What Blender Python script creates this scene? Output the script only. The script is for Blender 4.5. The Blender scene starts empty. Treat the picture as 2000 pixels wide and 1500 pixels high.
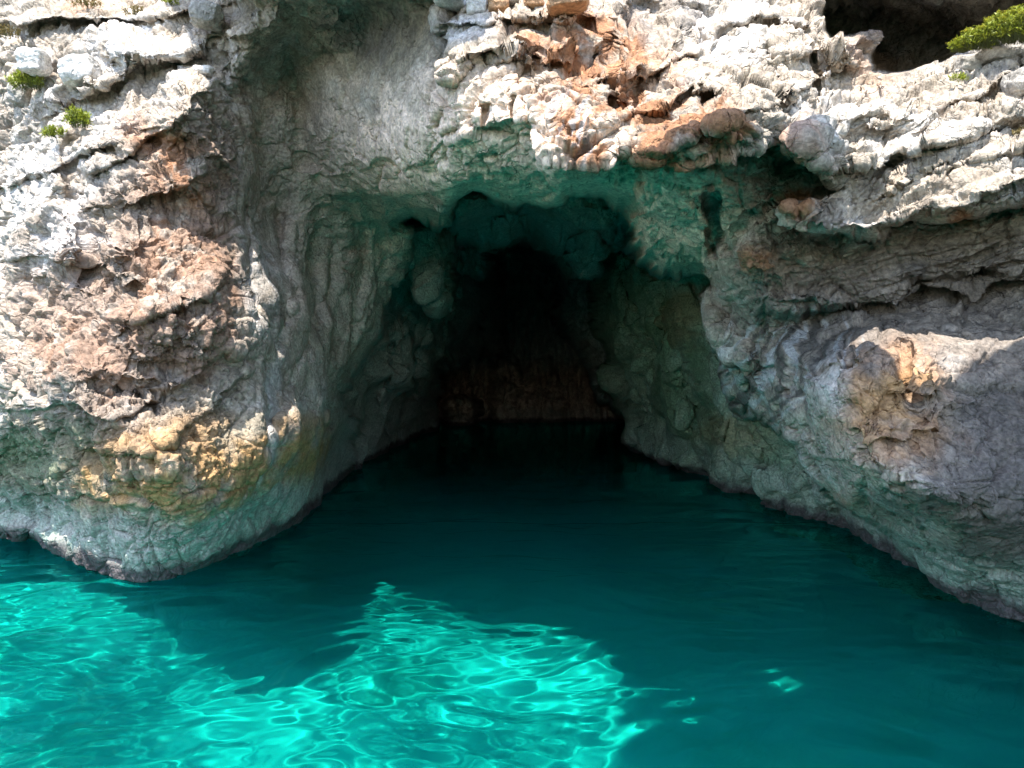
import bpy, bmesh, math, random
import numpy as np
from mathutils import Vector

# ------------------------------------------------------------------ camera, sky, sun, exposure
SC = bpy.context.scene
COL = SC.collection
F, CU, CV, EYE = 1500.0, 1000.0, 750.0, 2.0      # focal length and view centre in image pixels, assumed eye height over the sea
cam_d = bpy.data.cameras.new('camera')
cam_d.sensor_width = 36.0
cam_d.lens = 27.0
cam_d.clip_start = 0.05
cam_d.clip_end = 1000.0
cam = bpy.data.objects.new('camera', cam_d)
COL.objects.link(cam)
cam.location = (0, 0, EYE)
cam.rotation_euler = (math.radians(90), 0, 0)
SC.camera = cam

SUN_EL = math.radians(66.0)
SUN_AZ = math.radians(200.4)                       # compass angle, clockwise from +Y: behind and a little left of the viewer
SUN = np.array([math.sin(SUN_AZ) * math.cos(SUN_EL), math.cos(SUN_AZ) * math.cos(SUN_EL), math.sin(SUN_EL)])
world = bpy.data.worlds.new("World")
SC.world = world
world.use_nodes = True
wn = world.node_tree
wn.nodes.clear()
sky = wn.nodes.new('ShaderNodeTexSky')
sky.sky_type = 'NISHITA'
sky.sun_disc = False
sky.sun_elevation = SUN_EL
sky.sun_rotation = SUN_AZ
bg = wn.nodes.new('ShaderNodeBackground')
bg.inputs[1].default_value = 0.15
wo = wn.nodes.new('ShaderNodeOutputWorld')
wn.links.new(sky.outputs[0], bg.inputs[0])
wn.links.new(bg.outputs[0], wo.inputs[0])
sun_d = bpy.data.lights.new('sun', 'SUN')
sun_d.energy = 3.1
sun_d.angle = math.radians(0.5)
sun_d.color = (1.0, 0.95, 0.88)
sun_o = bpy.data.objects.new('sun', sun_d)
COL.objects.link(sun_o)
sun_o.rotation_euler = Vector(SUN).to_track_quat('Z', 'Y').to_euler()
sun_o.location = (0, -5, 20)

SC.view_settings.view_transform = 'Standard'
SC.view_settings.look = 'None'
SC.view_settings.gamma = 1.0
SC.view_settings.exposure = 1.97
SC.view_settings.use_curve_mapping = False
SC.render.engine = 'CYCLES'
SC.cycles.use_denoising = True
SC.cycles.max_bounces = 8
SC.cycles.diffuse_bounces = 4
SC.cycles.transmission_bounces = 6
SC.cycles.sample_clamp_indirect = 6.0
SC.cycles.caustics_refractive = True
SC.cycles.caustics_reflective = False

# ------------------------------------------------------------------ noise
_r = np.random.RandomState(7)
PERM = _r.permutation(4096).astype(np.int32)
GRAD = _r.normal(size=(4096, 3)).astype(np.float32)
GRAD /= np.linalg.norm(GRAD, axis=1)[:, None]
VAL = _r.rand(4096, 4).astype(np.float32)


def hsh(i, j, k):
    return PERM[(PERM[(PERM[i & 4095] + j) & 4095] + k) & 4095]


def perlin(x, y, z, seed=0):
    x = x + np.float32(seed * 17.13)
    xi = np.floor(x).astype(np.int32); yi = np.floor(y).astype(np.int32); zi = np.floor(z).astype(np.int32)
    xf = (x - xi).astype(np.float32); yf = (y - yi).astype(np.float32); zf = (z - zi).astype(np.float32)
    f = lambda t: t * t * t * (t * (t * 6 - 15) + 10)
    wx, wy, wz = f(xf), f(yf), f(zf)
    out = 0
    for a in (0, 1):
        for b in (0, 1):
            for c in (0, 1):
                g = GRAD[hsh(xi + a, yi + b, zi + c)]
                d = g[..., 0] * (xf - a) + g[..., 1] * (yf - b) + g[..., 2] * (zf - c)
                out = out + d * (wx if a else 1 - wx) * (wy if b else 1 - wy) * (wz if c else 1 - wz)
    return out * 1.6


def fbm(x, y, z, n=4, seed=0, gain=0.5):
    s, a, t = 0, 1.0, 0.0
    for i in range(n):
        s = s + a * perlin(x * 2 ** i, y * 2 ** i, z * 2 ** i, seed + i)
        t += a
        a *= gain
    return s / t * 1.4


def cells(x, y, z, seed=0, tilt=0.7):
    """broken rock: each cell of a jittered lattice is a tilted facet with its own step; also the distance to the next cell"""
    x = x + np.float32(seed * 9.7)
    xi = np.floor(x - 0.5).astype(np.int32); yi = np.floor(y - 0.5).astype(np.int32); zi = np.floor(z - 0.5).astype(np.int32)
    b1 = np.full(x.shape, 9, np.float32); b2 = b1.copy(); h = np.zeros(x.shape, np.float32); cid = np.zeros(x.shape, np.float32)
    for a in (0, 1):
        for b in (0, 1):
            for c in (0, 1):
                q = hsh(xi + a, yi + b, zi + c)
                v = VAL[q]
                dx = x - (xi + a + 0.5 + (v[..., 0] - .5) * .8)
                dy = y - (yi + b + 0.5 + (v[..., 1] - .5) * .8)
                dz = z - (zi + c + 0.5 + (v[..., 2] - .5) * .8)
                d = dx * dx + dy * dy + dz * dz
                g = GRAD[(q + 77) & 4095]
                hh = (g[..., 0] * dx + g[..., 1] * dy + g[..., 2] * dz) * tilt + (v[..., 3] - .5) * .5
                near = d < b1
                b2 = np.where(near, b1, np.minimum(b2, d))
                h = np.where(near, hh, h)
                cid = np.where(near, v[..., 3], cid)
                b1 = np.where(near, d, b1)
    return h, np.sqrt(b2) - np.sqrt(b1), cid


def smooth(a, b, x):
    t = np.clip((x - a) / (b - a), 0, 1)
    return t * t * (3 - 2 * t)


# ------------------------------------------------------------------ the cliff, traced in image pixels (u, v) with guessed and tuned distances D
def ticks(lo, a, b, hi, step, grow=1.03):
    mid = list(np.arange(a, b + .1, step))
    s, x, L = step, a, []
    while x > lo:
        s *= grow; x -= s; L.append(x)
    s, x, R = step, b, []
    while x < hi:
        s *= grow; x += s; R.append(x)
    return np.array(L[::-1] + mid + R, np.float32)


STEP = 1.75
us = ticks(-1500, -25, 2025, 3500, STEP)
vs = ticks(-1500, -25, 1330, 2600, STEP)
U, V = np.meshgrid(us, vs)
U = U.astype(np.float32); V = V.astype(np.float32)
NV_, NU_ = U.shape
print('grid', U.shape)


def field(pts, c=70.0, smoothing=2.0):
    """smooth interpolation of log distance through image points with guessed distances"""
    p = np.array(pts, float)
    xy = p[:, :2]; val = np.log(p[:, 2])
    r = np.sqrt(((xy[:, None] - xy[None]) ** 2).sum(-1) + c * c) / 300
    n = len(p)
    A = np.zeros((n + 3, n + 3))
    A[:n, :n] = r - np.eye(n) * smoothing * 0.01
    A[:n, n] = 1; A[:n, n + 1:] = xy / 1000
    A[n, :n] = 1; A[n + 1:, :n] = xy.T / 1000
    w = np.linalg.solve(A, np.concatenate([val, [0, 0, 0]]))
    # on a coarse lattice, then bilinear
    cu = np.linspace(us[0], us[-1], 340); cv = np.linspace(vs[0], vs[-1], 280)
    GU, GV = np.meshgrid(cu, cv)
    Z = w[n] + w[n + 1] * np.clip(GU, -700, 2700) / 1000 + w[n + 2] * np.clip(GV, -800, 1700) / 1000
    QU = np.clip(GU, -700, 2700); QV = np.clip(GV, -800, 1700)
    for i in range(n):
        Z += w[i] * np.sqrt((QU - xy[i, 0]) ** 2 + (QV - xy[i, 1]) ** 2 + c * c) / 300
    fu = (us - cu[0]) / (cu[1] - cu[0]); fv = (vs - cv[0]) / (cv[1] - cv[0])
    iu = np.clip(fu.astype(int), 0, 338); iv = np.clip(fv.astype(int), 0, 278)
    tu = (fu - iu)[None]; tv = (fv - iv)[:, None]
    iu = iu[None]; iv = iv[:, None]
    Zi = (Z[iv, iu] * (1 - tu) * (1 - tv) + Z[iv, iu + 1] * tu * (1 - tv) + Z[iv + 1, iu] * (1 - tu) * tv + Z[iv + 1, iu + 1] * tu * tv)
    return np.exp(np.clip(Zi, math.log(1.5), math.log(60))).astype(np.float32)


# ragged outlines
z0 = np.zeros_like(U)
WU = U + 16 * perlin(U / 95, V / 95, z0, 3) + 9 * perlin(U / 34, V / 34, z0, 4) + 4.5 * perlin(U / 13, V / 13, z0, 5) + 2.5 * perlin(U / 6, V / 6, z0, 15)
WV = V + 16 * perlin(U / 95, V / 95, z0, 6) + 9 * perlin(U / 34, V / 34, z0, 7) + 4.5 * perlin(U / 13, V / 13, z0, 8) + 2.5 * perlin(U / 6, V / 6, z0, 18)

SU = U + 16 * perlin(U / 95, V / 95, z0, 3) + 7 * perlin(U / 34, V / 34, z0, 4) + 1.5 * perlin(U / 13, V / 13, z0, 5)
SV = V + 16 * perlin(U / 95, V / 95, z0, 6) + 7 * perlin(U / 34, V / 34, z0, 7) + 1.5 * perlin(U / 13, V / 13, z0, 8)


def sdist(poly, wu=None, wv=None):
    """signed distance to an outline, positive inside"""
    X = WU if wu is None else wu; Y = WV if wv is None else wv
    d = np.full(X.shape, 1e9, np.float32); ins = np.zeros(X.shape, bool)
    n = len(poly)
    for i in range(n):
        ax, ay = poly[i]; bx, by = poly[(i + 1) % n]
        ex, ey = bx - ax, by - ay
        t = np.clip(((X - ax) * ex + (Y - ay) * ey) / max(ex * ex + ey * ey, 1e-6), 0, 1)
        d = np.minimum(d, (X - ax - t * ex) ** 2 + (Y - ay - t * ey) ** 2)
        if ay != by:
            c = ((ay > Y) != (by > Y)) & (X < ex * (Y - ay) / (ey if ey else 1e-9) + ax)
            ins ^= c
    d = np.sqrt(d)
    return np.where(ins, d, -d)


def layer(D0, sd, w, r, slope):
    """round the edge of a mass over w, then let it fall away behind"""
    t = np.clip(sd / w, 0, 1)
    bev = r * (1 - np.sqrt(np.clip(1 - (1 - t) ** 2, 0, 1)))
    return D0 + bev + np.maximum(-sd, 0) * slope


def blob(D, u, v, ru, rv, amp, ang=0, p=2.0):
    """a swelling (amp > 0 comes forward) with a rounded foot"""
    c, s = math.cos(ang), math.sin(ang)
    a = ((WU - u) * c + (WV - v) * s) / ru; b = (-(WU - u) * s + (WV - v) * c) / rv
    q = a * a + b * b
    return D - amp * (np.sqrt(np.clip(1 - q, 0, 1)) if p < 3 else np.clip(1 - q, 0, 1) ** 1.3)


def linedist(line):
    best = np.full(U.shape, 1e9, np.float32); side = np.zeros(U.shape, np.float32)
    for (ax, ay), (bx_, by_) in zip(line[:-1], line[1:]):
        ex, ey = bx_ - ax, by_ - ay; L2 = ex * ex + ey * ey
        t = np.clip(((SU - ax) * ex + (SV - ay) * ey) / L2, 0, 1)
        dx = SU - ax - t * ex; dy = SV - ay - t * ey
        d = dx * dx + dy * dy
        m = d < best
        best = np.where(m, d, best)
        side = np.where(m, (ex * dy - ey * dx) / math.sqrt(L2), side)
    (x0, y0), (x1, y1) = line[0], line[-1]
    endf = smooth(0, 30, np.sqrt((SU - x0) ** 2 + (SV - y0) ** 2)) * smooth(0, 30, np.sqrt((SU - x1) ** 2 + (SV - y1) ** 2))
    return np.sqrt(best), side, endf


def ledge(D, line, amp, w):
    """a bed that stands forward above the line and is broken off along it; the line runs left to right"""
    d, sdv, e = linedist(line)
    return D - amp * e * np.exp(-(d / w) ** 1.5) * smooth(3, -3, sdv)


def groove(D, line, amp, w):
    d, sdv, e = linedist(line)
    return D + 1.5 * amp * e * np.exp(-(d / w) ** 2)


# --- chamber at the far end
D = field([(850, 400, 38), (1000, 560, 44), (1200, 500, 38), (1000, 700, 42.5), (900, 830, 41.2), (1100, 830, 41.2), (1230, 830, 41),
           (860, 830, 41), (1000, 1100, 41), (0, 700, 40), (2000, 700, 40)])
D = blob(D, 985, 790, 34, 110, 2.2)
D = blob(D, 1055, 800, 42, 100, 1.6)
# boulder by the back of the left wall
sd = sdist([(880, 835), (872, 800), (885, 775), (905, 772), (925, 778), (930, 800), (920, 822), (918, 850), (890, 850)])
D = np.minimum(D, layer(36.5, sd, 22, 2.5, .5))

# --- left inside wall
fl = field([(680, 915, 18.2), (740, 885, 21.5), (790, 858, 27), (850, 832, 34.5), (700, 700, 15), (760, 640, 17), (860, 640, 23), (940, 600, 30),
            (975, 690, 36), (870, 760, 33), (800, 500, 15), (860, 480, 19), (930, 500, 26), (700, 1100, 17), (830, 1000, 30), (800, 300, 16), (600, 600, 13)])
fl = blob(fl, 790, 720, 45, 130, .9, .25); fl = blob(fl, 850, 690, 40, 120, 1.3, .15); fl = blob(fl, 905, 640, 34, 110, 1.4)
sd = sdist([(600, 400), (900, 400), (950, 470), (952, 540), (982, 620), (984, 690), (930, 702), (880, 725), (862, 760), (850, 822), (860, 900), (820, 960), (660, 1000), (560, 1000)])
LEFT_IN = layer(fl, sd, 30, 2.0, 1.0)
D = np.minimum(D, LEFT_IN)
# --- dark inner right wall and the nearer one
sd = sdist([(1080, 400), (1085, 530), (1100, 640), (1140, 715), (1165, 765), (1215, 800), (1240, 900), (1400, 900), (1400, 400)])
D = np.minimum(D, layer(field([(1100, 600, 30), (1170, 700, 28), (1230, 880, 27), (1300, 600, 24), (1100, 450, 27), (1400, 900, 25)]), sd, 40, 3, 1.5))
fr = field([(1175, 500, 21), (1185, 700, 22), (1245, 885, 21.8), (1215, 840, 24), (1290, 902, 19.8), (1350, 915, 18.2), (1400, 940, 15.8), (1540, 985, 12.8), (1640, 1030, 10.7),
            (1740, 1085, 9), (1400, 620, 13), (1300, 620, 16.5), (1300, 480, 15), (1400, 800, 14), (1500, 850, 11.5), (1600, 900, 10), (1250, 700, 19), (1320, 850, 18), (1700, 1000, 9),
            (1800, 1110, 8.2), (1400, 1200, 14.5), (1700, 1300, 8.5), (1300, 1100, 19), (1450, 900, 13.2), (1400, 400, 12), (1900, 1200, 8.6), (2000, 1250, 8.2), (2100, 1400, 8), (2000, 900, 9), (2000, 600, 9.5)])
for a in ((1225, 640, 36, 200, .8, -.18), (1300, 700, 34, 190, .9, -.25), (1375, 700, 30, 170, .6, -.3), (1440, 900, 60, 60, .5, .3), (1235, 830, 22, 40, 1.0, 0), (1560, 960, 70, 40, .4, .5)):
    fr = blob(fr, *a)
sd = sdist([(1160, 380), (1162, 480), (1166, 560), (1163, 640), (1180, 700), (1172, 760), (1200, 770), (1215, 800), (1228, 850), (1246, 885), (1280, 905), (1340, 922),
            (1420, 1100), (1900, 1400), (2100, 1400), (2100, 300), (1500, 300)])
RIGHT_IN = layer(fr, sd, 30, 1.6, 1.2)
D = np.minimum(D, RIGHT_IN)
# --- lobes of the inner roof
sd = sdist([(780, 360), (862, 410), (868, 470), (900, 476), (950, 462), (975, 478), (1010, 462), (1035, 465), (1072, 500), (1090, 528), (1115, 540), (1150, 546), (1178, 530), (1185, 500), (1235, 470), (1290, 420), (1290, 300), (780, 300)])
fc = field([(900, 440, 16), (1000, 440, 18), (1120, 440, 16), (1200, 440, 15), (960, 475, 20), (1150, 530, 20), (1000, 380, 13), (1100, 500, 20), (870, 400, 13.5), (800, 300, 17), (1000, 300, 17), (1250, 300, 16)])
fc = blob(fc, 930, 425, 62, 52, 1.6, .2); fc = blob(fc, 1130, 415, 108, 62, 2.4, .05); fc = blob(fc, 1005, 440, 34, 34, 1.2); fc = blob(fc, 1150, 500, 42, 48, 1.6)
D = np.minimum(D, layer(fc, sd, 26, 2.0, .9))
sd = sdist([(905, 470), (955, 462), (968, 485), (955, 510), (930, 522), (905, 520), (880, 560), (880, 470)])
D = np.minimum(D, layer(np.float32(21.0), sd, 22, 2.0, .8))
# teal lobe hanging behind the left jamb
sd = sdist([(790, 440), (850, 442), (880, 470), (884, 520), (872, 560), (866, 590), (850, 602), (818, 585), (808, 560), (800, 540), (770, 560), (760, 450)])
D = np.minimum(D, layer(field([(800, 460, 14.2), (860, 480, 15), (850, 560, 14.2), (820, 580, 14.6), (870, 520, 15.2)]), sd, 34, 1.6, .5))

# --- left mass with the shaded alcove and its ceiling
fa = field([(0, 1055, 9.8), (100, 1088, 8.9), (180, 1120, 8.2), (260, 1136, 7.75), (330, 1130, 7.95), (430, 1100, 8.6), (520, 1055, 9.9), (600, 1000, 12), (640, 965, 14), (665, 930, 16.5),
            (0, 930, 9.3), (100, 960, 8.5), (150, 900, 7.6), (0, 800, 8.4), (150, 800, 6.9), (300, 900, 6.8), (300, 1000, 7.2), (400, 980, 7.3), (300, 780, 7.15), (300, 600, 7.4), (300, 400, 7.8),
            (300, 250, 8.3), (280, 100, 9.2), (300, 0, 9.9), (100, 0, 9.9), (0, 400, 9.2), (0, 600, 8.6), (0, 0, 10.2), (100, 200, 9.0), (400, 180, 8.6), (425, 60, 9.1), (400, 500, 8.0), (430, 700, 7.8), (470, 640, 7.9),
            (450, 860, 7.7), (510, 860, 7.8), (500, 980, 8.4), (530, 400, 10.3), (520, 700, 8.6), (560, 900, 9.2), (600, 940, 10.8), (640, 880, 12.5), (675, 900, 16), (640, 700, 11.3), (700, 640, 13),
            (640, 400, 10.6), (500, 300, 9.9), (500, 500, 9.4), (430, 300, 8.5), (440, 500, 8.05), (500, 150, 9.6), (770, 540, 13), (790, 450, 12), (700, 400, 10.8), (640, 150, 9.3), (700, 250, 8.9), (850, 250, 7.1), (850, 380, 8.8), (900, 350, 7.8), (1000, 375, 8.1), (1150, 378, 7.5), (1120, 345, 6.2), (1240, 370, 6.8),
            (1000, 250, 6.4), (1040, 180, 6.2), (860, 180, 6.9), (500, 60, 8.9), (640, 0, 8.2), (750, 0, 8.0), (560, -60, 7.6), (640, -60, 7.3), (750, -60, 7.0), (700, -250, 6.6), (480, -60, 8.4), (900, -100, 7.5),
            (300, -200, 13), (0, -300, 13), (600, -600, 8), (1700, 60, 9.8), (1900, 60, 9.8), (1600, 200, 8.8), (2000, 200, 9), (2300, 200, 9), (1700, -300, 9), (1100, 150, 7.0), (1300, 200, 7.4), (-300, 300, 9.8), (-300, 900, 10), (-300, 0, 12), (-600, 1000, 10.5), (-600, 300, 10.5)])
# big features of the lit left face
for a in ((250, 95, 95, 40, .75, .25), (160, 145, 34, 28, .35, 0), (75, 128, 30, 24, .3, 0), (360, 210, 85, 90, .6, 0), (90, 430, 110, 100, .45, .5), (100, 520, 80, 70, .3, 0), (320, 400, 110, 60, -.35, .3), (230, 480, 70, 50, .3, 0),
          (300, 640, 120, 80, .35, .2), (120, 720, 110, 60, .25, 0), (250, 780, 120, 50, -.3, .1), (300, 900, 130, 60, .2, -.35), (500, 900, 26, 70, .12, .3), (400, 600, 60, 120, .25, 0), (60, 880, 80, 50, -.35, 0), (80, 1010, 90, 40, -.4, .2),
          (480, 90, 55, 70, .5, 0), (540, 60, 40, 50, .35, 0), (410, 35, 38, 30, .5, 0), (640, 60, 80, 60, .4, 0), (470, 350, 40, 160, .3, 0), (600, 560, 60, 200, .35, -.15), (700, 560, 55, 130, .5, .25), (560, 300, 70, 120, .3, 0), (560, 820, 30, 160, .25, .1)):
    fa = blob(fa, *a[:4], a[4] * .75, a[5], p=4)
for l, a_, w_ in (([(0, 372), (90, 350), (170, 300), (260, 262)], .18, 40), ([(150, 360), (260, 300), (330, 240), (430, 170)], .22, 45), ([(130, 200), (230, 150), (330, 110), (420, 90)], .3, 45),
                  ([(0, 800), (120, 800), (220, 812), (330, 770), (440, 700)], .2, 60), ([(220, 400), (320, 380), (420, 330)], .22, 45), ([(0, 520), (90, 500), (180, 520), (260, 560)], .18, 45), ([(250, 640), (350, 600), (440, 560)], .18, 40),
                  ([(170, 900), (300, 880), (420, 800), (500, 700)], .12, 40), ([(0, 920), (100, 960), (220, 985), (330, 1000)], .15, 40), ([(0, 60), (100, 40), (250, 50), (400, 20)], .3, 40),
                  ([(700, 385), (800, 372), (900, 350), (1060, 352), (1180, 345)], .12, 40), ([(690, 330), (820, 300), (980, 240), (1050, 230)], .12, 50)):
    fa = ledge(fa, l, a_, w_)
for l, a_, w_ in (([(742, 322), (775, 318), (800, 335), (830, 350)], .12, 5), ([(478, 380), (486, 480), (482, 560), (496, 640)], .15, 7), ([(560, 60), (590, 200), (600, 340)], .12, 18), ([(640, 440), (610, 600), (560, 760), (520, 860)], .18, 22),
                  ([(700, 420), (690, 560), (640, 700), (620, 820)], .22, 26), ([(530, 400), (560, 560), (540, 700)], .14, 16), ([(120, 250), (150, 420), (190, 560)], .12, 12), ([(932, 190), (940, 250), (950, 262)], .1, 7), ([(1000, 170), (1003, 250)], .1, 5), ([(1022, 170), (1026, 240)], .08, 4)):
    fa = groove(fa, l, a_, w_)
sd = sdist([(-2200, -2200), (3800, -2200), (3800, 500), (1500, 560), (1300, 520), (1236, 478), (1228, 430), (1214, 402), (1180, 384), (1120, 384), (1080, 398), (1040, 388), (985, 396), (925, 374), (888, 388), (868, 425),
            (845, 432), (812, 428), (796, 440), (808, 462), (803, 500), (796, 540), (765, 588), (735, 640), (705, 690), (682, 730), (662, 765), (668, 800), (690, 830), (684, 870), (682, 915),
            (672, 985), (600, 1090), (430, 1180), (270, 1220), (175, 1175), (100, 1105), (0, 1068), (-300, 1045), (-2200, 1000)], (WU + 2 * SU) / 3, (WV + 2 * SV) / 3)
FRONT = layer(fa, sd, 34, 1.3, .7)
D = np.minimum(D, FRONT)
# --- roof over the alcove, unseen above the picture, shaped to shade it
sd = sdist([(425, -12), (560, -30), (640, -42), (740, -45), (830, -30), (900, -60), (1000, -1500), (-120, -1500)])
D = np.minimum(D, layer(field([(480, -50, 7.8), (620, -60, 7.0), (800, -60, 6.8), (600, -200, 6.3), (800, -300, 6.0), (400, -200, 7.0), (300, -500, 6.8), (600, -800, 6.2), (1000, -800, 6.5)]), sd, 40, .5, .05))

# --- right mass: outer wall
fo = field([(1240, 360, 6.5), (1240, 450, 7.8), (1300, 490, 7.9), (1370, 510, 7.9), (1385, 560, 8.2), (1400, 620, 8.6), (1420, 690, 8.6), (1500, 790, 8.8), (1560, 880, 8.4), (1640, 960, 8.0), (1720, 1010, 7.9),
            (1790, 1105, 8.4), (1830, 1165, 7.5), (1900, 1205, 7.0), (2000, 1245, 6.5), (2000, 1330, 6.6), (2150, 1320, 6.0), (1900, 1300, 7.0), (1330, 400, 6.5), (1400, 400, 6.35), (1450, 500, 6.95), (1500, 570, 7.1), (1600, 580, 7.2), (1500, 660, 8.0), (1600, 650, 7.5), (1700, 620, 7.2), (1850, 560, 7.0),
            (1600, 720, 5.9), (1750, 700, 5.5), (1690, 650, 5.9), (1850, 710, 5.5), (1650, 820, 5.5), (1750, 820, 5.3), (1850, 800, 5.3), (1750, 900, 5.1), (1830, 900, 5.05), (1800, 980, 4.95), (1560, 780, 6.3), (1640, 900, 5.6), (1720, 960, 5.2), (1650, 980, 7.0), (1730, 1030, 7.2), (1950, 700, 5.8), (1950, 850, 5.3), (1950, 1000, 5.1), (1850, 1060, 5.9),
            (2000, 1120, 6.2), (1900, 1130, 6.7), (1950, 560, 6.8), (2000, 450, 6.6), (1700, 480, 7.0), (1900, 450, 6.8), (1550, 400, 6.45), (1550, 480, 6.75), (1350, 330, 5.95), (2300, 600, 5.2), (2300, 1000, 4.9), (2300, 1300, 5.6), (2600, 700, 4.4), (2000, 1450, 6.6),
            (1250, 280, 6.0), (1500, 250, 6.3), (2000, 250, 7.5), (1750, 60, 9.8), (1900, 60, 9.8), (1620, 40, 9.4), (2200, 0, 9.4), (1800, -200, 9.4)])
for a in ((1460, 520, 60, 50, .3, .3), (1560, 590, 90, 30, .2, 0), (1650, 585, 90, 22, .22, -.1), (1800, 740, 60, 50, .12, .1), (1830, 690, 38, 30, .12, 0), (1830, 755, 34, 30, .12, .3), (1480, 740, 18, 110, .4, -.35), (1440, 720, 16, 90, .4, -.3), (1520, 790, 18, 110, .35, -.45),
          (1560, 870, 26, 90, .35, -.6), (1600, 940, 30, 80, .3, -.6), (1660, 970, 34, 40, .25, 0), (1620, 700, 34, 40, .1, 0), (1400, 640, 30, 46, .5, 0), (1730, 990, 50, 40, .25, .4)):
    fo = blob(fo, *a[:4], a[4] * .9, a[5], p=4)
for l, a_, w_ in (([(1440, 582), (1500, 604), (1560, 614), (1660, 606), (1740, 596), (1800, 565), (2000, 545), (2300, 500)], .3, 50), ([(1380, 640), (1440, 690), (1540, 730)], .2, 30), ([(1770, 842), (1800, 846), (1870, 812)], .16, 30), ([(1590, 720), (1680, 700), (1740, 655)], .12, 30), ([(1640, 830), (1720, 850), (1790, 880)], .12, 25),
                  ([(1500, 830), (1600, 890), (1680, 920), (1760, 990), (1830, 1040)], .2, 40), ([(1750, 500), (1900, 480), (2100, 440)], .2, 30)):
    fo = ledge(fo, l, a_, w_)
for l, a_, w_ in (([(1388, 370), (1392, 430), (1396, 510)], .3, 12), ([(1410, 640), (1440, 740), (1480, 820)], .25, 9), ([(1440, 660), (1475, 760), (1520, 830)], .25, 8), ([(1475, 700), (1500, 770), (1560, 850)], .25, 9), ([(1750, 655), (1775, 690), (1782, 740), (1792, 790)], .2, 9),
                  ([(1800, 560), (1700, 545), (1560, 540)], .1, 6), ([(1540, 380), (1480, 440), (1420, 460)], .1, 6)):
    fo = groove(fo, l, a_, w_)
sd = sdist([(1200, 200), (1224, 345), (1222, 380), (1232, 470), (1262, 492), (1300, 500), (1340, 512), (1372, 518), (1384, 560), (1372, 580), (1380, 620), (1400, 680), (1425, 740), (1450, 790), (1520, 830), (1555, 880), (1600, 950), (1660, 1000),
            (1735, 1055), (1770, 1105), (1800, 1160), (1860, 1210), (1950, 1300), (2100, 1420), (3800, 2300), (3800, -1500), (1500, 0)])
D = np.minimum(D, layer(fo, sd, 34, .9, .6))
# second ledge over the smooth wall
sd = sdist([(1395, 380), (1400, 470), (1412, 520), (1440, 575), (1490, 600), (1560, 612), (1600, 600), (1660, 608), (1740, 598), (1790, 560), (1900, 540), (2100, 530), (2600, 420), (2600, 200), (1500, 200)], SU, SV)
D = np.minimum(D, layer(field([(1400, 450, 7.3), (1440, 540, 7.2), (1550, 590, 7.0), (1700, 580, 6.75), (1850, 540, 6.6), (2050, 500, 6.0), (1600, 480, 6.9), (1800, 450, 6.5), (1550, 380, 6.4), (2000, 350, 6.1), (1500, 300, 6.4), (2400, 400, 5.2)]), sd, 26, .35, .15))
# --- sunlit brow above the cave
fb = field([(870, 100, 6.7), (860, 20, 7.4), (1000, 60, 6.7), (960, 140, 6.5), (1060, 200, 6.1), (1070, 315, 5.75), (1190, 310, 5.6), (1300, 290, 5.45), (1400, 230, 5.35), (1480, 285, 5.4), (1600, 310, 5.85), (1640, 440, 6.1), (1540, 440, 6.2), (1700, 455, 6.15), (1800, 420, 6.05),
            (2000, 380, 5.6), (1500, 120, 6.6), (1600, 200, 6.3), (1700, 160, 6.7), (1700, 280, 6.2), (1850, 280, 6.0), (1950, 160, 6.6), (1400, 0, 7.4), (1150, 0, 7.4), (900, -40, 7.8), (1150, 100, 6.6), (1250, 180, 6.2), (1300, 60, 7.0), (1450, 180, 5.75), (1550, 20, 7.3), (1300, -150, 8.6),
            (2300, 300, 5.0), (2300, 100, 5.6), (1250, 20, 7.3), (1000, -200, 8.5)])
for a in ((900, 8, 34, 22, .3, 0), (1090, 20, 90, 26, .45, .1), (1130, 215, 38, 50, .12, 0), (1290, 20, 70, 50, -.5, 0), (1200, 210, 40, 20, -.3, 0), (1390, 190, 34, 40, -.3, 0), (1330, 120, 60, 50, .2, -.5), (1450, 230, 60, 60, .25, 0), (1560, 70, 110, 80, .35, 0), (1650, 100, 50, 50, .3, 0),
          (1000, 160, 90, 40, -.3, 0), (1200, 140, 60, 40, .2, 0), (1590, 300, 60, 90, .3, .3), (1720, 200, 70, 60, .25, 0), (1680, 265, 30, 26, -.2, 0), (1760, 320, 50, 30, -.2, -.3), (1950, 240, 40, 30, -.3, 0), (1850, 340, 110, 18, -.25, -.3), (1550, 420, 40, 50, .2, 0), (1640, 430, 60, 36, .2, 0)):
    fb = blob(fb, *a[:4], a[4] * .8, a[5], p=4)
for l, a_, w_ in (([(1240, 300), (1330, 285), (1420, 240), (1540, 190), (1640, 150)], .2, 45), ([(1560, 420), (1640, 455), (1740, 440), (1860, 400), (2050, 340)], .2, 35), ([(1600, 330), (1700, 325), (1800, 290), (1900, 262), (2050, 200)], .25, 32),
                  ([(1600, 270), (1720, 250), (1850, 205), (2000, 150)], .22, 30), ([(1720, 380), (1850, 340), (2000, 290), (2100, 250)], .2, 24), ([(1500, 120), (1600, 100), (1700, 90)], .2, 30), ([(880, 130), (960, 100), (1060, 110), (1160, 90)], .22, 32),
                  ([(1060, 175), (1130, 160), (1210, 160), (1300, 130), (1380, 90)], .25, 30), ([(1200, 240), (1290, 210), (1380, 150)], .22, 26), ([(1340, 190), (1370, 175), (1420, 190)], .22, 22), ([(840, 45), (930, 50), (1010, 40), (1100, 45), (1180, 30)], .2, 20), ([(1400, 60), (1500, 40), (1590, 50)], .15, 22)):
    fb = ledge(fb, l, a_, w_)
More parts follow.
